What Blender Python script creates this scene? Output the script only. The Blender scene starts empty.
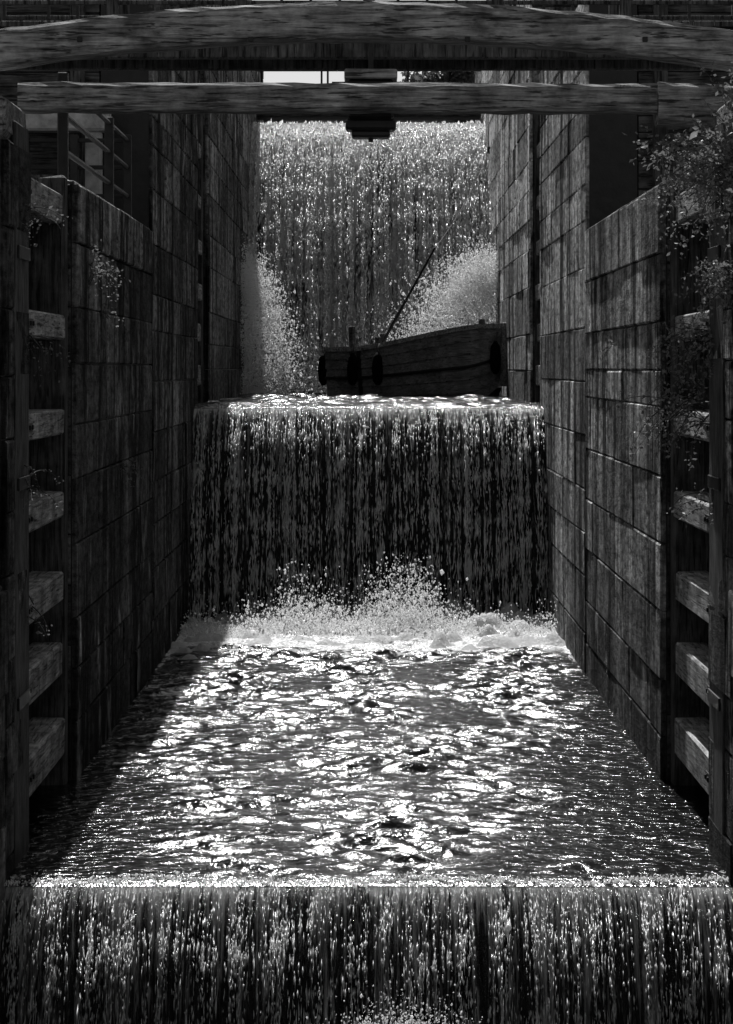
import bpy, math, random
import numpy as np
from mathutils import Vector, Matrix
random.seed(3); rng=np.random.default_rng(7)
sc=bpy.context.scene
G=9.81
# ---------------------------------------------------------------- constants
HW=2.75
Z1=-3.84; Z2=-0.58; Z3=5.85; Z0=-7.3
C1=21.0; C2=43.8; C3=66.4

# ---------------------------------------------------------------- node helpers
class NT:
    def __init__(s,name):
        s.m=bpy.data.materials.new(name); s.m.use_nodes=True
        s.t=s.m.node_tree; s.t.nodes.clear()
        s.out=s.n('ShaderNodeOutputMaterial')
    def n(s,ty,ins=None,**kw):
        nd=s.t.nodes.new(ty)
        for k,v in kw.items(): setattr(nd,k,v)
        if ins:
            for k,v in ins.items():
                if isinstance(v,bpy.types.NodeSocket): s.t.links.new(v,nd.inputs[k])
                else: nd.inputs[k].default_value=v
        return nd
    def pos(s): return s.n('ShaderNodeNewGeometry').outputs['Position']
    def vec(s,sx,sy,sz):
        return s.n('ShaderNodeVectorMath',{0:s.pos(),1:(sx,sy,sz)},operation='MULTIPLY').outputs[0]
    def noise(s,v,scale=1,detail=4,rough=.55,dist=0):
        return s.n('ShaderNodeTexNoise',{'Vector':v,'Scale':scale,'Detail':detail,'Roughness':rough,'Distortion':dist}).outputs['Fac']
    def mr(s,v,a,b,c=0,d=1,smooth=False):
        nd=s.n('ShaderNodeMapRange',{0:v,1:a,2:b,3:c,4:d})
        if smooth: nd.interpolation_type='SMOOTHSTEP'
        return nd.outputs[0]
    def math(s,op,a,b=0.0,clamp=False):
        nd=s.n('ShaderNodeMath',{0:a,1:b},operation=op); nd.use_clamp=clamp
        return nd.outputs[0]
    def mix(s,f,a,b):
        return s.math('ADD',s.math('MULTIPLY',a,s.math('SUBTRACT',1.0,f)),s.math('MULTIPLY',b,f))
    def attr(s,name): return s.n('ShaderNodeAttribute',attribute_name=name).outputs['Fac']
    def bump(s,h,strength=.5,dist=.02,normal=None):
        d={'Height':h,'Strength':strength,'Distance':dist}
        if normal: d['Normal']=normal
        return s.n('ShaderNodeBump',d).outputs[0]
    def bsdf(s,col,rough,normal=None,spec=.5,metal=0.):
        d={'Base Color':col,'Roughness':rough,'Specular IOR Level':spec,'Metallic':metal}
        if isinstance(col,(int,float)): d['Base Color']=(col,col,col,1)
        if normal: d['Normal']=normal
        return s.n('ShaderNodeBsdfPrincipled',d).outputs[0]
    def done(s,sh): s.t.links.new(sh,s.out.inputs[0]); return s.m

def mat_stone():
    k=NT('limestone_blocks')
    sh=k.attr('shade')
    big=k.noise(k.vec(1,.5,1),1.1,5,.6)
    fine=k.noise(k.vec(1,.3,1),12,6,.7)
    c=k.mr(big,.3,.7,.12,.42)
    c=k.math('MULTIPLY',c,k.mr(fine,.34,.66,.2,1.7))
    dk=k.mr(k.noise(k.vec(1.0,.8,.13),1.6,6,.7),.46,.57,1,.08)
    c=k.math('MULTIPLY',c,dk)
    lt=k.mr(k.noise(k.vec(1.6,1.2,.14),1.9,6,.75),.53,.62,0,1)
    lt=k.math('MULTIPLY',lt,k.mr(fine,.4,.6,.1,1))
    c=k.mix(k.math('MULTIPLY',lt,.9),c,.85)
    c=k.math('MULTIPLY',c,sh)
    pit=k.noise(k.vec(1,.4,1),40,4,.7)
    h=k.math('ADD',k.math('MULTIPLY',fine,1.0),k.math('MULTIPLY',pit,.35))
    h=k.math('ADD',h,k.math('MULTIPLY',big,1.5))
    wet=k.mr(k.noise(k.vec(1,.6,.4),2.2,5,.7),.54,.64,0,1)
    r=k.mix(wet,.85,.30)
    sp=k.mix(wet,.06,.5)
    return k.done(k.bsdf(c,r,k.bump(h,1.,.06),sp))
def mat_wood(name,lo,hi,ax='y',rough=.75,spec=.25,cb=.4,seam=.25):
    k=NT(name)
    v={'x':(.8,12,12),'y':(12,.8,12),'z':(12,12,.8)}[ax]
    g=k.noise(k.vec(*v),2.4,7,.7,.4)
    b=k.noise(k.vec(1,1,1),3.1,5,.65)
    c=k.mr(g,.34,.66,lo,hi)
    c=k.math('MULTIPLY',c,k.mr(b,.35,.65,cb,1.35))
    cr=k.mr(k.noise(k.vec(*v),3.3,4,.6),.37,.42,seam,1)
    c=k.math('MULTIPLY',c,cr)
    return k.done(k.bsdf(c,rough,k.bump(k.math('ADD',g,cr),1.,.014),spec))
def mat_plain(name,v,rough=.7,spec=.3):
    k=NT(name); b=k.noise(k.vec(1,1,1),6,5,.6)
    return k.done(k.bsdf(k.mr(b,.3,.7,v*.55,v*1.4),rough,k.bump(b,.5,.02),spec))
def mat_water(name,foam_amt=1.0):
    k=NT(name)
    f=k.attr('foam')
    n1=k.noise(k.vec(.8,1.0,1),10,4,.6,.6)
    n2=k.noise(k.vec(1,.8,1),30,3,.6)
    nf=k.noise(k.vec(.7,.7,1),3.4,7,.72,1.2)
    ff=k.math('ADD',f,k.math('MULTIPLY',k.math('SUBTRACT',nf,.5),1.5))
    ff=k.math('MULTIPLY',k.mr(ff,.54,.64),k.mr(n2,.35,.6,.5,1),True)
    nb=k.bump(n1,.7,.033)
    wat=k.bsdf(.002,.14,nb,.38)
    fb=k.bsdf(k.mr(n2,.3,.7,.7,.96),.5,k.bump(k.math('ADD',n2,nf),1,.03))
    return k.done(k.n('ShaderNodeMixShader',{0:ff,1:wat,2:fb}).outputs[0])
def mat_drops(name,c=.85,tr=.5):
    k=NT(name)
    a=k.bsdf(c,.2,None,1.0)
    t=k.n('ShaderNodeBsdfTranslucent',{'Color':(c,c,c,1)}).outputs[0]
    return k.done(k.n('ShaderNodeMixShader',{0:tr,1:a,2:t}).outputs[0])
def mat_sheet(name,sx,dens,top):
    k=NT(name)
    s1=k.noise(k.vec(sx,.6,.35),1,4,.7,.3)
    s2=k.noise(k.vec(sx*2.0,2,3.2),1,4,.7,.8)
    s3=k.noise(k.vec(sx*.22,.3,.15),1,2,.5)
    m=k.math('ADD',k.math('MULTIPLY',s1,.9),k.math('MULTIPLY',s2,.8))
    m=k.math('ADD',m,k.math('MULTIPLY',s3,.45))
    d=k.attr('foam')
    m=k.math('ADD',m,k.math('MULTIPLY',d,top))
    w=k.mr(m,dens,dens+.22)
    nb=k.bump(m,1,.08)
    white=k.n('ShaderNodeMixShader',{0:.5,1:k.bsdf(.9,.15,nb,1.),2:k.n('ShaderNodeBsdfTranslucent',{'Color':(.95,.95,.95,1),'Normal':nb}).outputs[0]}).outputs[0]
    dark=k.bsdf(.006,.12,nb,.6)
    return k.done(k.n('ShaderNodeMixShader',{0:w,1:dark,2:white}).outputs[0])
def mat_leaf(name,v):
    k=NT(name)
    c=k.mr(k.noise(k.vec(1,1,1),9,2),.3,.7,v*.5,v*1.5)
    a=k.bsdf(c,.5,None,.4)
    t=k.n('ShaderNodeBsdfTranslucent',{'Color':c}).outputs[0]
    return k.done(k.n('ShaderNodeMixShader',{0:.4,1:a,2:t}).outputs[0])

M_STONE=mat_stone()
M_GATE=mat_wood('weathered_gate_timber',.10,.62,'y')
M_GATEZ=mat_wood('weathered_post_timber',.02,.15,'z')
M_BEAM=mat_wood('weathered_beam_timber',.04,.52,'x')
M_DARKW=mat_wood('dark_plank_timber',.03,.15,'x')
M_WET=mat_plain('wet_dark_stone',.014,.35)
M_IRON=mat_plain('black_iron',.02,.45)
M_CONC=mat_plain('pale_concrete',.45,.85)
M_GROUND=mat_plain('gravel_ground',.14,.95)
M_WATER=mat_water('canal_water')
M_DROP=mat_drops('water_drops',.95)
M_FOAM=mat_drops('white_spray',.98,.75)
M_LEAF=mat_leaf('leaf',.20)
M_TLEAF=mat_leaf('tree_leaf',.12)
M_BARK=mat_plain('bark',.06,.9)
M_ROPE=mat_plain('rope',.10,.9)
M_RUB=mat_plain('black_rubber',.005,.8,.03)
M_HULL=mat_wood('tarred_hull_planks',.11,.32,'x',.5,.4,.6,.5)

# ---------------------------------------------------------------- mesh helpers
class MB:
    def __init__(s): s.v=[];s.f=[];s.mi=[];s.sh=[]
    def add(s,vs,fs,mi=0,sh=1.0):
        b=len(s.v); s.v.extend([tuple(v) for v in vs])
        for f in fs: s.f.append(tuple(i+b for i in f)); s.mi.append(mi); s.sh.append(sh)
    def box(s,x0,x1,y0,y1,z0,z1,mi=0,bev=0.0,sh=1.0,mat=None,jit=0):
        if x0>x1:x0,x1=x1,x0
        c=((x0+x1)/2,(y0+y1)/2,(z0+z1)/2); h=((x1-x0)/2,(y1-y0)/2,(z1-z0)/2)
        b=min(bev,min(h)*.6)
        vs=[];idx={}
        for sx in(-1,1):
            for sy in(-1,1):
                for sz in(-1,1):
                    for a in range(3):
                        p=[sx*(h[0]-b),sy*(h[1]-b),sz*(h[2]-b)]
                        p[a]+= (sx,sy,sz)[a]*b
                        idx[(sx,sy,sz,a)]=len(vs); 
                        q=Vector((c[0]+p[0],c[1]+p[1],c[2]+p[2]))
                        if jit: q+=Vector((random.uniform(-jit,jit),random.uniform(-jit,jit),random.uniform(-jit,jit)))
                        if mat is not None: q=mat@q
                        vs.append(q)
        fs=[]
        for a in range(3):
            o=[i for i in range(3) if i!=a]
            for sg in(-1,1):
                q=[]
                for (u,w) in((-1,-1),(1,-1),(1,1),(-1,1)):
                    t=[0,0,0]; t[a]=sg;t[o[0]]=u;t[o[1]]=w; q.append(idx[(t[0],t[1],t[2],a)])
                fs.append(q)
        if b>0:
            for a in range(3): # edges along axis a
                o=[i for i in range(3) if i!=a]
                for u in(-1,1):
                    for w in(-1,1):
                        t=[0,0,0];t[o[0]]=u;t[o[1]]=w
                        t[a]=-1;A=tuple(t);t[a]=1;B=tuple(t)
                        fs.append([idx[A+(o[0],)],idx[B+(o[0],)],idx[B+(o[1],)],idx[A+(o[1],)]])
            for sx in(-1,1):
                for sy in(-1,1):
                    for sz in(-1,1): fs.append([idx[(sx,sy,sz,a)] for a in range(3)])
        s.add(vs,fs,mi,sh)
    def tube(s,pts,r,n=6,mi=0,sh=1.0,cap=True):
        pts=[Vector(p) for p in pts]
        rs=r if isinstance(r,(list,tuple)) else [r]*len(pts)
        vs=[];fs=[]
        for i,p in enumerate(pts):
            d=(pts[min(i+1,len(pts)-1)]-pts[max(i-1,0)]).normalized()
            u=d.orthogonal().normalized() if abs(d.z)<.99 else Vector((1,0,0))
            if i==0: U=u
            U=(U-d*U.dot(d)).normalized(); W=d.cross(U)
            for j in range(n):
                a=2*math.pi*j/n; vs.append(p+(U*math.cos(a)+W*math.sin(a))*rs[i])
        for i in range(len(pts)-1):
            for j in range(n):
                fs.append((i*n+j,i*n+(j+1)%n,(i+1)*n+(j+1)%n,(i+1)*n+j))
        if cap: fs.append(tuple(range(n))[::-1]); fs.append(tuple(range((len(pts)-1)*n,len(pts)*n)))
        s.add(vs,fs,mi,sh)
    def obj(s,name,mats,smooth=False,parent=None,fix=True):
        me=bpy.data.meshes.new(name); me.from_pydata(s.v,[],s.f)
        for m in mats: me.materials.append(m)
        me.polygons.foreach_set('material_index',s.mi)
        a=me.attributes.new('shade','FLOAT','FACE'); a.data.foreach_set('value',s.sh)
        if smooth: me.polygons.foreach_set('use_smooth',[True]*len(s.f))
        if fix:
            import bmesh
            bm=bmesh.new(); bm.from_mesh(me); bmesh.ops.recalc_face_normals(bm,faces=bm.faces); bm.to_mesh(me); bm.free()
        ob=bpy.data.objects.new(name,me); sc.collection.objects.link(ob)
        if parent: ob.parent=parent
        return ob
def npmesh(name,V,F,mat,smooth=True,foam=None,parent=None):
    me=bpy.data.meshes.new(name)
    V=np.asarray(V,dtype=np.float32); F=np.asarray(F,dtype=np.int32)
    me.vertices.add(len(V)); me.vertices.foreach_set('co',V.ravel())
    k=F.shape[1]
    me.loops.add(F.size); me.loops.foreach_set('vertex_index',F.ravel())
    me.polygons.add(len(F)); me.polygons.foreach_set('loop_start',np.arange(0,F.size,k,dtype=np.int32))
    me.polygons.foreach_set('loop_total',np.full(len(F),k,dtype=np.int32))
    me.polygons.foreach_set('use_smooth',np.full(len(F),smooth))
    me.materials.append(mat); me.update(calc_edges=True)
    if foam is not None:
        a=me.attributes.new('foam','FLOAT','POINT'); a.data.foreach_set('value',np.asarray(foam,dtype=np.float32).ravel())
    me.validate()
    ob=bpy.data.objects.new(name,me); sc.collection.objects.link(ob)
    if parent: ob.parent=parent
    return ob
def empty(name):
    e=bpy.data.objects.new(name,None); sc.collection.objects.link(e); return e
OCT=np.array([[1,0,0],[-1,0,0],[0,1,0],[0,-1,0],[0,0,1],[0,0,-1]],float)
OF=np.array([[0,2,4],[2,1,4],[1,3,4],[3,0,4],[2,0,5],[1,2,5],[3,1,5],[0,3,5]])
def drops(name,P,R,L,mat,parent=None,T=None):
    n=len(P); R=np.asarray(R);L=np.asarray(L)
    S=np.stack([R,R,L],1)[:,None,:]
    O=OCT[None]*S
    O=O+rng.normal(0,1,(n,6,3))*(R[:,None,None]*.25)
    if T is not None:
        O[:,:,1]+=O[:,:,2]*T[:,None]
    V=(P[:,None,:]+O).reshape(-1,3)
    F=(OF[None]+6*np.arange(n)[:,None,None]).reshape(-1,3)
    return npmesh(name,V,F,mat,True,None,parent)

# ---------------------------------------------------------------- stone walls
def stone_face(mb,org,u,v,nrm,ul,vl,ch=.46,zw=None,lo=1.8,hi=3.8,dark=1.0):
    org=Vector(org);u=Vector(u);v=Vector(v);nrm=Vector(nrm)
    nrow=max(1,round(vl/ch))
    hs=[random.uniform(.7,1.35) for _ in range(nrow)]; tot=sum(hs)
    zb=[0]
    for h in hs: zb.append(zb[-1]+h*vl/tot)
    for r in range(nrow):
        a=-random.uniform(0,hi*.8)
        top=(r==nrow-1)
        while a<ul:
            b=a+random.uniform(lo,hi)*(1.2 if top else 1)
            a0=max(a,0);b0=min(b,ul)
            if ul-b0<.25: b0=ul; b=ul+1
            if b0-a0>.05:
                g=.005
                d=.028+random.uniform(-.009,.010)+(.02 if top else 0)
                i=.014
                z0=zb[r]+g+random.uniform(-.004,.004);z1=zb[r+1]-g+random.uniform(-.004,.004)
                A0=a0+g*2;B0=b0-g*2
                zz=(org+v*((z0+z1)/2)).z
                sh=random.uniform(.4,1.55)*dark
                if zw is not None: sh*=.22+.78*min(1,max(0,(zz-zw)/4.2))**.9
                outer=[(A0,z0),(B0,z0),(B0,z1),(A0,z1)]
                inner=[(A0+i,z0+i),(B0-i,z0+i),(B0-i,z1-i),(A0+i,z1-i)]
                vs=[org+u*p+v*q-nrm*.03 for p,q in outer]+[org+u*p+v*q+nrm*(d-.012) for p,q in outer]
                vs+=[org+u*(p+random.uniform(-.005,.005))+v*(q+random.uniform(-.005,.005))+nrm*(d+random.uniform(-.005,.005)) for p,q in inner]
                fs=[(8,9,10,11)]
                for j in range(4):
                    l=(j+1)%4
                    fs.append((4+j,4+l,8+l,8+j)); fs.append((j,l,4+l,4+j))
                mb.add(vs,fs,0,sh)
            a=b
def wall_side(s):
    mb=MB(); X=s*HW; n=(-s,0,0)
    dk=.45 if s<0 else 1.6   # light put into block tone: left darkened for shade, right brightened for sun
    segs=[(2,21.0,Z0-.6,-1.66,Z0,1),(21.0,22.4,Z0-.6,1.72,Z1-2,.5),(26.1,35.2,Z1-.7,1.72,Z1,1),(35.2,44.6,Z1-.7,4.7,Z1,1.1),(47.4,72.0,Z2-.7,8.15,Z2-1.5,1.8)]  # last value scales block tone; upper chamber raised to look sunlit
    for y0,y1,z0,z1,zw,q in segs:
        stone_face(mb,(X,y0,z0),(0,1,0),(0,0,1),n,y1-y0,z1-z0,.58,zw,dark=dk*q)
        mb.box(X+s*.02,X+s*.62,y0,y1,z0,z1-.012,1)
        y=y0
        while y<y1:
            e=min(y1,y+random.uniform(1.1,1.9))
            mb.box(X-s*.0,X+s*.6,y+.005,e-.005,z1-.010,z1+.03+random.uniform(0,.012),0,.01,random.uniform(.8,1.2))
            y=e
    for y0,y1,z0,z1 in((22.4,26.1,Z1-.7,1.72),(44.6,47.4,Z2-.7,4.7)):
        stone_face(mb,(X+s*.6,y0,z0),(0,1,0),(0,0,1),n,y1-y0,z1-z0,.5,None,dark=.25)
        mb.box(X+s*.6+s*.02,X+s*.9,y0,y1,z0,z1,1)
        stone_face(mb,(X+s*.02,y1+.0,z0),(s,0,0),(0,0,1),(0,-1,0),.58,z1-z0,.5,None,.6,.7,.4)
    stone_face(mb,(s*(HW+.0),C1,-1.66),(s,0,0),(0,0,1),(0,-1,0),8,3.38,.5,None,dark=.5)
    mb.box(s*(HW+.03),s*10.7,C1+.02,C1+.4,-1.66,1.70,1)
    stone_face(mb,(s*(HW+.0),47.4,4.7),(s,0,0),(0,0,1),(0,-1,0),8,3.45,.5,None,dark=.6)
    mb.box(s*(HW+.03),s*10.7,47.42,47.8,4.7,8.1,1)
    return mb.obj('stone_lock_wall',[M_STONE,M_WET],fix=False)
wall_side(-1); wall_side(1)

for s in(-1,1):
    mb=MB()
    z=1.7
    while z<4.68:
        h=random.uniform(.16,.22)
        for a in range(4):
            x0=s*(HW+.64+a*2.0);x1=s*(HW+.64+a*2.0+1.99)
            mb.box(x0,x1,35.2-random.uniform(0,.02),35.3,z+.008,min(z+h,4.7)-.008,0,.006,random.uniform(.6,1.3))
        z+=h
    for a in range(5):
        x=s*(HW+.9+a*2.0); mb.box(x-.09,x+.09,35.02,35.17,1.7,4.75,1,.012)
    mb.box(s*(HW+.64),s*(HW+8.6),34.95,35.30,4.71,4.85,2,.02)
    mb.obj('plank_retaining_wall',[M_DARKW,M_GATEZ,M_CONC])

# ---------------------------------------------------------------- ground
mb=MB()
for s in(-1,1):
    lv=[(-10,21.4,-1.64),(21.4,35.28,1.695),(35.28,47.8,4.695),(47.8,90,8.12)]
    for i,(a,b,z) in enumerate(lv):
        x0=s*(HW+.58);x1=s*90
        mb.add([(x0,a,z),(x1,a,z),(x1,b,z),(x0,b,z)],[(0,1,2,3)])
        if i<3:
            z2=lv[i+1][2]; xr=s*(HW+8)
            mb.add([(xr,b,z),(x1,b,z),(x1,b,z2),(xr,b,z2)],[(0,1,2,3)])
mb.add([(-90,90,8.12),(90,90,8.12),(400,900,8.5),(-400,900,8.5)],[(0,1,2,3)])
mb.add([(-2.75,90,Z3-.5),(2.75,90,Z3-.5),(2.75,90,8.12),(-2.75,90,8.12)],[(0,1,2,3)])
mb.obj('ground',[M_GROUND],fix=False)

# ---------------------------------------------------------------- lock gates
def gate(s,y0,y1,zs,ztop,zbot):
    mb=MB(); X=s*HW
    fx=X+s*.06
    for i,(z,h) in enumerate(zs):
        j=random.uniform(-.02,.02)
        mb.box(fx+j,fx+s*.30,y0+.27,y1-.3,z-h/2,z+h/2,0,.018,1,jit=.006)
        mb.box(fx-s*.012+j,fx+j,y0+.3,y0+.8,z-.04,z+.04,2,.003)
        for b in(.38,.55,.72): mb.box(fx-s*.03+j,fx-s*.012+j,y0+b-.02,y0+b+.02,z-.02,z+.02,2,.006)
    mb.box(fx-s*.02,fx+s*.34,y0+.0,y0+.26,zbot,ztop,1,.03,jit=.006)
    mb.box(fx-s*.01,fx+s*.34,y1-.29,y1-.02,zbot,ztop,1,.03,jit=.006)
    y=y0+.27
    while y<y1-.32:
        e=min(y+.24,y1-.3)
        mb.box(fx+s*.31,fx+s*.38,y+.005,e-.005,zbot,ztop-.15,3,.006); y=e
    for yy in(y0+1.2,y0+2.3):
        if yy<y1-.5: mb.tube([(fx+s*.27,yy,zbot),(fx+s*.27,yy,ztop-.2)],.025,6,2)
    mb.obj('wooden_lock_gate',[M_GATE,M_GATEZ,M_IRON,M_GATEZ])
zs=[(1.46,.27),(.37,.22),(-.49,.23),(-1.25,.24),(-2.0,.27),(-2.67,.30),(-3.38,.34)]
for s in(-1,1):
    gate(s,22.45,26.05,zs,1.78,Z1-.6)
    gate(s,44.65,47.35,[(z+3.26,h) for z,h in zs if z<1],4.75,Z2-.6)
for s in(-1,1):
    mb=MB()
    mb.box(s*(HW-.015),s*(HW+.42),21.06,22.38,1.76,2.05,0,.03,jit=.01)
    mb.box(s*(HW-.035),s*HW,21.5,22.36,Z1-1,1.9,1,.01,jit=.004)
    for z in(-2.6,-.9,.9): mb.box(s*(HW-.055),s*(HW-.037),21.6,22.3,z-.05,z+.05,2,.004)
    mb.obj('timber_fender_post',[M_BEAM,M_GATEZ,M_IRON])

# ---------------------------------------------------------------- beams
mb=MB()
def long_beam(mb,x0,x1,y0,y1,zc0,zc1,th,n=30,arch=0,mi=0):
    vs=[];fs=[]
    for i in range(n+1):
        t=i/n; x=x0+(x1-x0)*t
        zb=zc0+(zc1-zc0)*t; w=abs(2*t-1)
        zb+=arch*(1-w**2.0)
        j=[random.uniform(-.008,.008) for _ in range(8)]
        b=.03
        prof=[(y0,zb+b),(y0+b,zb),(y1-b,zb),(y1,zb+b),(y1,zb+th-b),(y1-b,zb+th),(y0+b,zb+th),(y0,zb+th-b)]
        for q,(yy,zz) in enumerate(prof): vs.append((x,yy+j[q],zz+j[(q+3)%8]))
    for i in range(n):
        for q in range(8):
            fs.append((i*8+q,i*8+(q+1)%8,(i+1)*8+(q+1)%8,(i+1)*8+q))
    fs.append(tuple(range(8))); fs.append(tuple(range(n*8,n*8+8)))
    mb.add(vs,fs,mi)
long_beam(mb,-2.80,2.3,22.3,22.62,2.055,2.045,.225)
long_beam(mb,2.305,3.3,22.28,22.60,1.95,1.90,.33,8)
mb.obj('timber_beam',[M_BEAM])
mb=MB()
long_beam(mb,-3.9,3.9,21.3,21.65,2.10,2.08,.28,60,.42)
for x in(-2.2,-.9,.75,2.1):
    mb.box(x-.02,x+.02,21.285,21.30,2.48,2.52,1,.004)
mb.obj('arched_timber_beam',[M_BEAM,M_IRON])

mb=MB()
mb.box(-.19,.22,22.66,22.95,1.93,2.02,0,.02); mb.box(-.14,.17,22.68,22.93,1.87,1.93,0,.02)
mb.box(-.17,.20,22.66,22.95,2.02,2.34,0,.02)
mb.box(-.20,.23,22.62,23.0,2.34,2.42,1,.012)
for x in(-.15,-.05,.07,.18): mb.box(x-.01,x+.01,22.64,22.66,2.35,2.41,0,.003)
mb.tube([(.015,22.8,1.84),(.015,22.8,2.6)],.02,8,0)
mb.box(-.30,.33,22.63,22.65,2.285,2.315,0,.003)
mb.obj('gate_paddle_winch',[M_IRON,M_BEAM])

# ---------------------------------------------------------------- footbridge
mb=MB()
mb.box(-4.6,4.6,24.05,24.17,2.66,2.92,0,.015); mb.box(-4.6,4.6,24.95,25.07,2.66,2.92,0,.015)
x=-4.6
while x<4.6:
    mb.box(x+.004,x+.176,23.98,25.14,2.925,2.975,0,.006); x+=.18
for yy in(24.04,25.08):
    for i in range(-4,5): mb.box(i*1.1-.05,i*1.1+.05,yy-.05,yy+.05,2.98,4.05,1,.01)
    mb.box(-4.6,4.6,yy-.06,yy+.06,4.055,4.13,0,.01)
    for z in(3.12,): mb.box(-4.6,4.6,yy-.02,yy+.02,z,z+.035,1,.004)
for yy in(24.04,):
    for i in range(-18,19):
        if i%4: mb.box(i*.25-.012,i*.25+.012,yy-.012,yy+.012,3.0,4.05,2)
for s in(-1,1):
    for yy in(24.1,25.0): mb.box(s*3.9-.15,s*3.9+.15,yy-.14,yy+.14,1.6,2.62,1,.02)
mb.obj('footbridge',[M_GATEZ,M_GATEZ,M_IRON])

mb=MB()
for x in(-2.6,-1.15,-1.0,.95,2.5): mb.tube([(x,68,6.2),(x,68,7.35)],.025,6)
mb.tube([(-2.8,68,7.22),(2.8,68,7.22)],.018,6)
mb.box(-2.74,2.74,67.85,68.9,6.1,6.24,1,.02)
mb.obj('walkway_railing',[M_IRON,M_DARKW])

mb=MB()
for x,y in((-2.95,27.0),(-2.95,31.8),(-2.95,34.2),(-3.6,34.2),(-4.2,34.2),(-5.6,34.2)):
    mb.box(x-.05,x+.05,y-.05,y+.05,1.7,2.85,0,.01)
for z in(2.1,2.45,2.78):
    mb.tube([(-2.95,27,z),(-2.95,34.2,z),(-7,34.2,z)],.028,6,1)
mb.obj('iron_railing',[M_IRON,M_IRON])
mb=MB()
mb.box(-7,-3.2,34.4,34.8,2.92,3.22,0,.03)
for x in(-6.6,-5,-3.4): mb.box(x-.1,x+.1,34.5,34.7,1.69,2.92,0,.02)
mb.obj('concrete_ledge',[M_CONC])

# ---------------------------------------------------------------- water surfaces
def waves(X,Y,n,lmin,lmax,slope,seed):
    r=np.random.default_rng(seed); Z=np.zeros_like(X)
    for i in range(n):
        l=lmin*(lmax/lmin)**r.random(); k=2*np.pi/l
        a=r.normal(np.pi/2,.55); ph=r.random()*6.28
        Z+= slope/k*np.sin(k*(np.cos(a)*X+np.sin(a)*Y)+ph+.8*np.sin(.9*X*r.random()+1.3*Y*r.random()+ph))
    return Z
def water(name,y0,y1,z,dx,dy,slope,foamf,xh=HW+.6,seed=1,lip=True,wfun=None,lmin=.11,lmax=.66):
    xs=np.arange(-xh,xh+dx,dx); ys=np.arange(y0,y1+dy*.5,dy)
    X,Y=np.meshgrid(xs,ys); Z=waves(X,Y,70,lmin,lmax,slope,seed)
    r=np.random.default_rng(seed+50); gust=np.zeros_like(X)
    for i in range(14):
        a=r.random()*6.28;k=2*np.pi/r.uniform(1.0,4); gust+=np.sin(k*(np.cos(a)*X*1.2+np.sin(a)*Y*.6)+r.random()*6.28)
    amp=np.clip(1+gust*.18,.22,1.8)
    amp*=1-.55*np.clip((np.abs(X)-2.0)/.6,0,1)
    if lip: amp*=np.clip((Y-y0)/.5,0.12,1)
    if wfun is not None: amp=amp*wfun(X,Y)
    Z=Z*amp
    if lip: Z-=.05*np.exp(-(Y-y0)/.12)
    F=foamf(X,Y)
    V=np.stack([X,Y,Z+z],-1).reshape(-1,3)
    nx=len(xs);ny=len(ys)
    i=np.arange(ny-1)[:,None]*nx+np.arange(nx-1)[None]
    Q=np.stack([i,i+1,i+nx+1,i+nx],-1).reshape(-1,4)
    return npmesh(name,V,Q,M_WATER,True,F)
def f1(X,Y):
    f=1.0*np.exp(-np.clip(39.9-Y,0,99)/2.6)
    f+=.18*np.exp(-((X-.3)/1.3)**2)*np.clip((Y-28)/10,0,1)
    f+=.32*np.exp(-np.abs(np.abs(X)-HW+.06)/.05)
    f+=.36*np.exp(-((Y-21.25-.12*np.sin(X*3.1)-.06*np.sin(X*9))/.13)**2)
    return f
def wf1(X,Y):
    near=np.clip((34-Y)/8,0,1); side=np.clip((np.abs(X)-1.2)/.9,0,1)
    return (1+.6*np.exp(-np.clip(41.8-Y,0,99)/3))*(1-.66*near*side)*(1-.05*near)
water('lock_water',C1,C2+.1,Z1,.028,.036,.042,f1,seed=2,wfun=wf1)
def f2(X,Y): return .12+.6*np.exp(-np.clip(62-Y,0,99)/3.0)+.35*np.exp(-((Y-44.1)/.25)**2)
water('lock_water',C2,C3+.1,Z2,.05,.08,.042,f2,seed=5,xh=HW+.6,lmin=.16,lmax=1.1)
water('lock_water',C3,90,Z3,.12,.2,.02,lambda X,Y:0*X,seed=8,xh=HW,lmin=.4,lmax=2)
water('lock_water',2,C1+.05,Z0,.08,.1,.04,lambda X,Y:.7*np.exp(-np.clip(19.6-Y,0,99)/2),seed=9,lip=False,lmin=.25,lmax=1.2)

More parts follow.
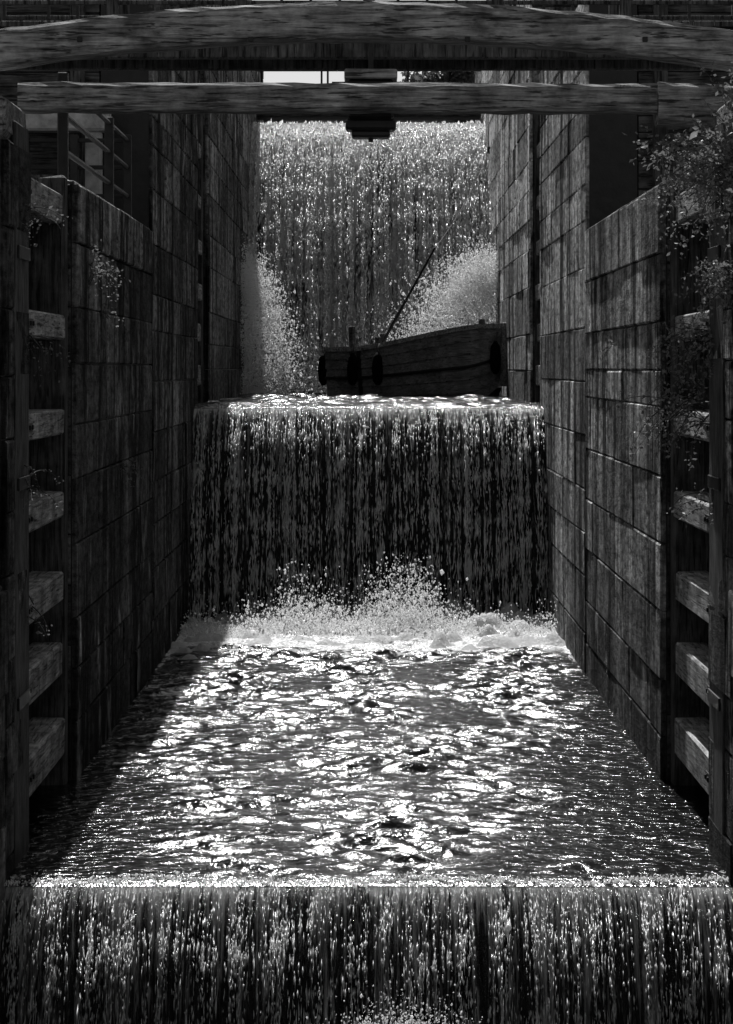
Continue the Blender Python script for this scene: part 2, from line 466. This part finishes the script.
# ---------------------------------------------------------------- waterfalls
def fall(yc,zc,H,v,sx,dens,nstr,r0,seed,xw=HW-.02,beadL=.05,nsheet=320,top=.25,fill=1.):
    e=empty('waterfall')
    r=np.random.default_rng(seed)
    mb=MB()
    mb.box(-HW-.02,HW+.02,yc+.10,yc+.5,zc-H-.8,zc-.12,0,0)
    zz=zc-.14
    while zz>zc-H-.5:
        mb.box(-HW,HW,yc+.0+random.uniform(0,.03),yc+.10,zz-.28,zz-.012,0,.01); zz-=.30
    mb.obj('spillway_face',[M_WET],parent=e)
    def prof(x):
        w=np.zeros_like(x)
        rr=np.random.default_rng(seed+1)
        for i in range(14):
            l=.12*(12)**rr.random(); w+=np.sin(2*np.pi*x/l+rr.random()*6.28)*(.3+.25*l)
        return w/6
    tmax=math.sqrt(2*H/G)
    xs=np.linspace(-xw,xw,nsheet); ts=np.concatenate([[-.04,-.02],np.linspace(0,tmax,46)])
    X,T=np.meshgrid(xs,ts)
    vv=v*(1+.12*prof(X))
    Tc=np.clip(T,0,None)
    Y=yc-vv*T; Z=zc-.055-.5*G*Tc**2
    Z=np.where(T<0,zc-.05+T*.1,Z)
    Y+=.012*np.sin(X*90+T*20+3*np.sin(X*13))*np.clip(Tc*4,0,1)
    X=X+.02*np.sin(T*14+X*9)*Tc/tmax
    V=np.stack([X,Y,Z],-1).reshape(-1,3); nx=len(xs);ny=len(ts)
    i=np.arange(ny-1)[:,None]*nx+np.arange(nx-1)[None]
    Q=np.stack([i,i+nx,i+nx+1,i+1],-1).reshape(-1,4)
    fo=np.exp(-Tc/.2)
    npmesh('water_sheet',V,Q,mat_sheet('falling_water_sheet',sx,dens,top),True,fo,e)
    x0=r.uniform(-xw,xw,nstr); x0=x0+.03*np.sin(x0*23)
    P=[];R=[];L=[];TT=[]
    for j in range(nstr):
        vj=v*(1+.12*prof(np.array([x0[j]]))[0])*(1+abs(r.normal(0,.06)))
        n=int(H/(beadL*1.3)*r.uniform(.25,1.25)*fill)
        h=r.random(n)**1.1*H
        t=np.sqrt(2*h/G)
        # pulses: drops bunch into wavy surges, as a sheet breaks up
        h=np.clip(h+.06*np.sin(h*9+3*np.sin(x0[j]*2.3)+x0[j]*5),.0,H); t=np.sqrt(2*h/G)
        sp=.005+.018*t/tmax
        xx=x0[j]+r.normal(0,1,n)*sp*.5+.015*np.sin(t*9+j)
        yy=yc-vj*t-.02-np.abs(r.normal(0,1,n))*sp*1.8
        P.append(np.stack([xx,yy,zc-.03-h],1))
        rad=r0*np.exp(r.normal(0,.4,n)); R.append(rad)
        L.append(beadL*np.exp(r.normal(0,.55,n))*(.35+.65*(t/tmax)))
        TT.append(np.clip(vj/np.maximum(G*t,1.2),0,1.3))
    P=np.concatenate(P);R=np.concatenate(R);L=np.concatenate(L);TT=np.concatenate(TT)
    P[:,0]=np.clip(P[:,0],-xw,xw)
    drops('falling_drops',P,R,L,M_DROP,e,TT)
    return e
e1=fall(C1,Z1,3.4,1.6,20,1.13,500,.0031,11,beadL=.038)
e2=fall(C2,Z2,3.3,1.75,12,1.20,480,.0046,12,beadL=.060,top=.42)
e3=fall(C3,Z3,6.45,4.6,8,.90,620,.0130,13,beadL=.055,top=.15,fill=.62)

def spray(name,P,r,mat=M_FOAM):
    n=len(P); R=r*np.exp(rng.normal(0,.4,n)); return drops(name,P,R,R*rng.uniform(.8,1.8,n),mat)
n=22000
X=np.concatenate([rng.uniform(-HW,HW,n//2),rng.normal(.5,.6,n//3),rng.normal(-1.0,.45,n-n//2-n//3)])
hgt=.10+.24*np.exp(-((X+1.0)/.45)**2)+.46*np.exp(-((X-.5)/.55)**2)+.08*np.sin(X*5+1)**2
P=np.stack([X+rng.normal(0,.05,n),40.85+rng.normal(0,.45,n),Z1+np.abs(rng.exponential(1,n))*hgt*.5],1)
P=P[(P[:,2]<Z1+1.1)&(np.abs(P[:,0])<HW)]
spray('spray',P,.0085)
n=14000
X=rng.uniform(-HW,HW,n)
P=np.stack([X,60.8+rng.normal(0,.6,n),Z2+rng.exponential(.3,n)],1)
spray('spray',P,.012)
def jet(s,vmax,zt,n):
    nl=110
    lu=rng.random(nl)**.8*1.05; lz=rng.normal(0,.25,nl); ly=rng.random(nl)
    i=rng.integers(0,nl,n)
    u=np.clip(lu[i]+rng.normal(0,.14,n),0.01,1.7); vx=vmax*u
    zt2=zt+lz[i]+rng.normal(0,.12,n)
    tm=np.sqrt(2*(zt2-Z2)/G)
    t=rng.random(n)**.7*tm
    x=s*(HW-.02)-s*vx*t+rng.normal(0,.09,n)*(1+t)+.10*np.sin(t*13+lz[i]*60)
    z=zt2+1.8*t*(1-t/tm)*u-.5*G*t*t + rng.normal(0,.14,n)*(1+1.5*t)
    y=59.4+ly[i]*.8+rng.normal(0,.2,n)
    k=(np.abs(x)<HW-.01)&(z>Z2-.05)
    return np.stack([x,y,z],1)[k]
spray('spray',jet(1,3.3,1.9,27000),.0098)
spray('spray',jet(-1,1.6,1.85,13000),.0098)
mb=MB()
for i in range(6):
    mb.box(-1.2+i*.52,-1.2+i*.52+.5,19.5,20.2,Z0-.3,-4.90+random.uniform(-.05,.02),0,.04,random.uniform(.5,.9),jit=.02)
mb.obj('stone_sill',[M_STONE])
n=9000
X=rng.normal(.28,.22,n)
P=np.stack([X,19.85+rng.normal(0,.13,n),-4.88+rng.exponential(.075,n)],1)
spray('spray',P,.0042)
n=2200
X=rng.uniform(-HW,HW,n)
P=np.stack([X,C1+.05+.1*np.sin(X*3.1)+rng.normal(0,.06,n),Z1-.015+rng.exponential(.006,n)*(1+np.sin(X*7))],1)
spray('spray',P,.005)

def mounds(y0,y1,z,amp,dens,mat,seed):
    xs=np.arange(-HW,HW,.04); ys=np.arange(y0,y1,.045)
    X,Y=np.meshgrid(xs,ys); r=np.random.default_rng(seed); Z=np.zeros_like(X)-.08
    for i in range(dens):
        cx=r.uniform(-HW,HW); cy=y1-abs(r.normal(0,(y1-y0)*.5)); w=r.uniform(.05,.22); a=r.uniform(.3,1)*amp
        Z+=a*np.exp(-((X-cx)/w)**2-((Y-cy)/(w*1.2))**2)
    Z+=.02*np.sin(X*40+3*np.sin(Y*17))*np.sin(Y*33+2*np.sin(X*21))
    Z*=np.clip((Y-y0)/.5,0,1); Z-=.06*(1-np.clip((Y-y0)/2.0,0,1))
    V=np.stack([X,Y,Z+z],-1).reshape(-1,3); nx=len(xs);ny=len(ys)
    i=np.arange(ny-1)[:,None]*nx+np.arange(nx-1)[None]
    Q=np.stack([i,i+1,i+nx+1,i+nx],-1).reshape(-1,4)
    return npmesh('foam',V,Q,mat,True)
k=NT('foam_froth'); nn=k.noise(k.vec(1,1,1),18,6,.75); nb=k.bump(nn,1,.05)
M_FROTH=k.done(k.n('ShaderNodeMixShader',{0:.35,1:k.bsdf(k.mr(nn,.3,.7,.7,.98),.4,nb),2:k.n('ShaderNodeBsdfTranslucent',{'Color':(.95,.95,.95,1),'Normal':nb}).outputs[0]}).outputs[0])
mounds(36.4,42.9,Z1,.095,680,M_FROTH,4)
mounds(58.8,64.0,Z2,.12,160,M_FROTH,6)

# ---------------------------------------------------------------- canal boat
def boat():
    e=empty('canal_boat')
    L=3.55; ns=26; 
    mb=MB()
    def sect(s,side):
        w=.78*(1-max(0,(s-.70)/.30)**2.6*.92)*(.88+.12*min(1,s/.3)) + .02
        sheer=.90+.42*min(1,max(0,(s-.22)/.70))**1.15
        keel=-.22+.35*max(0,(s-.86)/.14)**2
        x=-L/2+L*s
        pts=[]
        nst=6
        for q in range(nst):
            a=q/nst; b=(q+1)/nst
            for tt,off in((a,.030),(b,.0)):
                f=.80+.20*(tt**.7)
                if q==0 and tt==a: f=.78
                z=keel+(sheer-keel)*tt
                rake=.10*tt*max(0,(s-.7)/.3)
                pts.append((x+rake,side*(w*f+off),z))
        return pts,w,sheer,keel,x
    for side in(-1,1):
        S=[sect(i/ns,side)[0] for i in range(ns+1)]
        m=len(S[0])
        for i in range(ns):
            for q in range(m-1):
                mb.add([S[i][q],S[i+1][q],S[i+1][q+1],S[i][q+1]],[(0,1,2,3)] if side<0 else [(3,2,1,0)])
        top=[Vector(p[-1])+Vector((0,0,.02)) for p in S]
        for i in range(ns):
            a=top[i];b=top[i+1]; o=Vector((0,.06,0)); h=Vector((0,0,.045))
            mb.add([a-o-h,b-o-h,b-o+h,a-o+h,a+o-h,b+o-h,b+o+h,a+o+h],[(0,1,2,3),(4,5,6,7),(3,2,6,7),(0,1,5,4),(0,3,7,4),(1,2,6,5)],1)
        mid=[Vector(p[6]) for p in S]
        mb.tube([p+Vector((0,side*.03,0)) for p in mid],.03,6,2)
        for i in range(2,ns-2,3):
            for q in range(1,m-2,2):
                p=Vector(S[i][q]).lerp(Vector(S[i][q+1]),.5); mb.box(p.x-.014,p.x+.014,p.y-.014,p.y+.014,p.z-.014,p.z+.014,2,.004)
        for i in (6,):
            for q in range(m-1):
                a=Vector(S[i][q]);b=Vector(S[i][q+1]); o=Vector((0,side*.02,0)); w=Vector((.045,0,0))
                mb.add([a-w+o,a+w+o,b+w+o,b-w+o],[(0,1,2,3)],2)
    for i in range(ns):
        A,wa,sa,_,xa=sect(i/ns,1);B,wb,sb,_,xb=sect((i+1)/ns,1)
        mb.add([(xa,-wa*.93,.66),(xb,-wb*.93,.66),(xb,wb*.93,.66),(xa,wa*.93,.66)],[(0,1,2,3)],1)
    A=sect(0,-1)[0];B=sect(0,1)[0]
    mb.add(A+B[::-1],[tuple(range(len(A)*2))],0)
    for zz in(.1,.4,.7): mb.box(-L/2-.03,-L/2-.002,-.6,.6,zz-.02,zz+.02,1,.005)
    A=sect(1,-1)[0];B=sect(1,1)[0]
    mb.add(A+B[::-1],[tuple(range(len(A)*2))],0)
    mb.box(L/2+.03,L/2+.16,-.05,.05,.15,1.42,1,.02)
    hull=mb.obj('hull',[M_HULL,M_GATE,M_IRON],parent=e)
    mb=MB()
    for x,y,h in((-1.15,-.72,1.38),(-1.15,.6,1.25),(-.55,-.74,1.16),(1.4,-.0,1.5)):
        mb.box(x-.05,x+.05,y-.05,y+.05,.5,h,0,.015)
    mb.box(.3,1.2,-.42,.42,.9,1.16,0,.03); mb.box(.25,1.25,-.47,.47,1.165,1.20,0,.01)
    mb.box(-1.6,-.8,-.55,.55,.67,.94,0,.03)
    mb.obj('deck_fittings',[M_DARKW],parent=e)
    mb=MB()
    for x,y in((-1.86,-.62),(-1.0,-.97),(-.42,-1.0),(1.84,-.30)):
        zt=1.0 if x<1 else 1.2
        mb.tube([(x,y,zt-.42-.38),(x,y-.01,zt-.72),(x,y-.02,zt-.5),(x,y-.01,zt-.26),(x,y,zt-.16)],[.04,.095,.11,.09,.03],10,0)
        mb.tube([(x,y,zt-.18),(x,y+.08,zt+.02)],.016,6,1)
    mb.obj('rope_fenders',[M_RUB,M_ROPE],smooth=True,parent=e)
    return e
b=boat()
b.location=(1.02,56.3,Z2+.05); b.rotation_euler=(0,math.radians(-.5),math.radians(-28))
mb=MB()
foot=Vector((.10,56.9,.20)); tip=Vector((1.33,56.4,2.42)); ring=Vector((2.72,63.0,4.9))
mb.tube([foot,foot.lerp(tip,.5),tip],[.034,.028,.02],8,0)
pts=[tip.lerp(ring,t)-Vector((0,0,.35*4*t*(1-t)*.5)) for t in np.linspace(0,1,12)]
mb.tube(pts,.010,5,1)
mb.box(2.66,2.74,62.94,63.06,4.82,4.98,2,.01)
mb.obj('boat_derrick_boom',[M_IRON,M_ROPE,M_IRON])

# ---------------------------------------------------------------- plants
def leaves(C,size,seed,asp=.38):
    r=np.random.default_rng(seed); n=len(C)
    d=r.normal(0,1,(n,3)); d[:,2]-=.25; d/=np.linalg.norm(d,axis=1)[:,None]
    u=np.cross(d,r.normal(0,1,(n,3))); u/=np.linalg.norm(u,axis=1)[:,None]
    s=size*np.exp(r.normal(0,.3,n))[:,None]
    nr=np.cross(d,u)
    a=C; b=C+d*s*.5+u*s*asp+nr*s*.08; c=C+d*s; e=C+d*s*.5-u*s*asp+nr*s*.08
    V=np.stack([a,b,c,e],1).reshape(-1,3); F=np.arange(4*n).reshape(-1,4)
    return V,F
def plant(name,root,stems,length,droop,dirv,size,nleaf,seed,spread=.5,asp=.3):
    r=random.Random(seed); C=[]; mb=MB()
    for i in range(stems):
        d=Vector(dirv)+Vector((r.gauss(0,spread),r.gauss(0,spread),r.gauss(0,spread*.8))); d.normalize()
        p=Vector(root)+Vector((r.gauss(0,.03),r.gauss(0,.08),r.gauss(0,.05))); pts=[p.copy()]
        l=length*r.uniform(.5,1.1); k=9
        for j in range(k):
            p=p+d*(l/k); d=(d+Vector((r.gauss(0,.08),r.gauss(0,.08),-droop/k+r.gauss(0,.06)))).normalized(); pts.append(p.copy())
            for q in range(max(1,nleaf//k)):
                if j>0:
                    off=Vector((r.gauss(0,1),r.gauss(0,1),r.gauss(0,1)))*size*.9
                    C.append(tuple(p+off-d*(l/k)*r.random()))
        mb.tube(pts,[.006*(1-.8*t/k) for t in range(k+1)],4,1)
    V,F=leaves(np.array(C),size,seed,asp)
    mb.add(V.tolist(),F.tolist(),0)
    return mb.obj(name,[M_LEAF,M_BARK],fix=False)
plant('shrub',(2.95,20.9,1.20),60,1.1,.5,(-.4,-.1,.75),.034,90,1,.42)
plant('shrub',(2.85,20.9,1.5),34,.9,1.3,(-.55,-.1,.2),.034,70,2,.45)
plant('vine',(2.76,20.95,.7),24,.6,1.6,(-.35,-.1,.1),.032,50,3,.45)
plant('vine',(2.74,22.3,.25),22,.65,1.6,(-.5,-.3,.0),.032,46,33,.45)
plant('vine',(2.70,22.5,-.35),18,.8,1.5,(-.7,-.3,.1),.032,40,4,.35)
plant('vine',(2.70,22.1,-1.0),5,.4,1.6,(-.3,-.3,.0),.03,24,5,.4)
plant('vine',(-2.74,22.2,1.2),7,.5,1.5,(.1,-.4,.1),.026,26,6,.4)
plant('vine',(-2.74,22.4,.2),7,.55,1.5,(.15,-.4,.1),.026,26,7,.4)
plant('vine',(-2.74,22.2,-.9),6,.5,1.6,(.15,-.4,.1),.024,22,8,.4)
plant('vine',(-2.74,22.4,-1.9),4,.45,1.6,(.15,-.4,.1),.024,18,9,.4)
plant('wall_fern',(-2.70,27.2,.95),18,.42,1.2,(.45,-.3,.25),.032,30,10,.6)
plant('wall_fern',(-2.70,28.6,.65),8,.3,1.5,(.4,-.3,.1),.03,24,11,.5)
plant('wall_fern',(-2.70,30.6,-1.1),5,.3,1.5,(.4,-.3,.1),.03,18,12,.5)
plant('wall_fern',(2.70,31.0,.2),4,.25,1.5,(-.4,-.3,.1),.03,14,13,.5)

def tree(x,y,z,h,w,seed,nl=3500,ls=.16):
    r=random.Random(seed); mb=MB()
    top=Vector((x+r.gauss(0,.3),y,z+h*.75))
    mb.tube([(x,y,z),(x+.05*h*r.gauss(0,1)*.3,y,z+h*.35),top],[h*.035,h*.026,h*.01],8,1)
    cl=[]
    for i in range(13):
        a=r.random()*6.28; rr=w*r.uniform(.2,.8); zz=z+h*r.uniform(.35,.95)
        c=Vector((x+math.cos(a)*rr,y+math.sin(a)*rr,zz)); cl.append((c,w*r.uniform(.22,.42)))
        s=Vector((x,y,z+h*.3+ (zz-z-h*.3)*.4)); mb.tube([s,s.lerp(c,.6)+Vector((0,0,.1)),c],[h*.014,h*.008,h*.003],5,1)
    C=[]
    for i in range(nl):
        c,q=r.choice(cl); d=Vector((r.gauss(0,1),r.gauss(0,1),r.gauss(0,.75))).normalized()*q*r.random()**.5
        C.append(tuple(c+d))
    V,F=leaves(np.array(C),ls,seed,.42); mb.add(V.tolist(),F.tolist(),0)
    return mb.obj('tree',[M_TLEAF,M_BARK],fix=False)
tree(2.6,92,8.1,2.9,1.6,1); tree(-4.0,92,8.1,3.2,1.6,2)
for i,(x,y,h) in enumerate([(-12,62,7),(-10,80,8),(10,62,7),(11,80,8)]):
    tree(x,y,8.1,h,h*.35,20+i,2000,.28)

# ---------------------------------------------------------------- sky and sun
EL=math.radians(50); AZ=math.radians(4)
w=bpy.data.worlds.new('World'); sc.world=w; w.use_nodes=True
nt=w.node_tree; nt.nodes.clear()
sky=nt.nodes.new('ShaderNodeTexSky'); sky.sky_type='NISHITA'; sky.sun_disc=False
sky.sun_elevation=EL; sky.sun_rotation=-AZ
bw=nt.nodes.new('ShaderNodeRGBToBW'); bg=nt.nodes.new('ShaderNodeBackground'); out=nt.nodes.new('ShaderNodeOutputWorld')
bg.inputs[1].default_value=.09
nt.links.new(sky.outputs[0],bw.inputs[0]); nt.links.new(bw.outputs[0],bg.inputs[0]); nt.links.new(bg.outputs[0],out.inputs[0])
sd=Vector((-math.sin(AZ)*math.cos(EL),math.cos(AZ)*math.cos(EL),math.sin(EL)))
l=bpy.data.lights.new('sun','SUN'); l.energy=5; l.angle=math.radians(.5); l.color=(1,1,1)
lo=bpy.data.objects.new('sun',l); sc.collection.objects.link(lo); lo.rotation_euler=sd.to_track_quat('Z','Y').to_euler()

# ---------------------------------------------------------------- camera
cam=bpy.data.cameras.new('camera'); co=bpy.data.objects.new('camera',cam); sc.collection.objects.link(co)
co.location=(0,0,0); co.rotation_euler=(math.radians(90),0,0)
cam.sensor_fit='VERTICAL'; cam.sensor_height=36; cam.sensor_width=36; cam.lens=2800/1024*36
cam.shift_x=-.0024; cam.shift_y=-.1406
cam.clip_start=.1; cam.clip_end=3000
sc.camera=co
sc.view_settings.view_transform='Standard'; sc.view_settings.look='None'; sc.view_settings.exposure=0; sc.view_settings.gamma=1
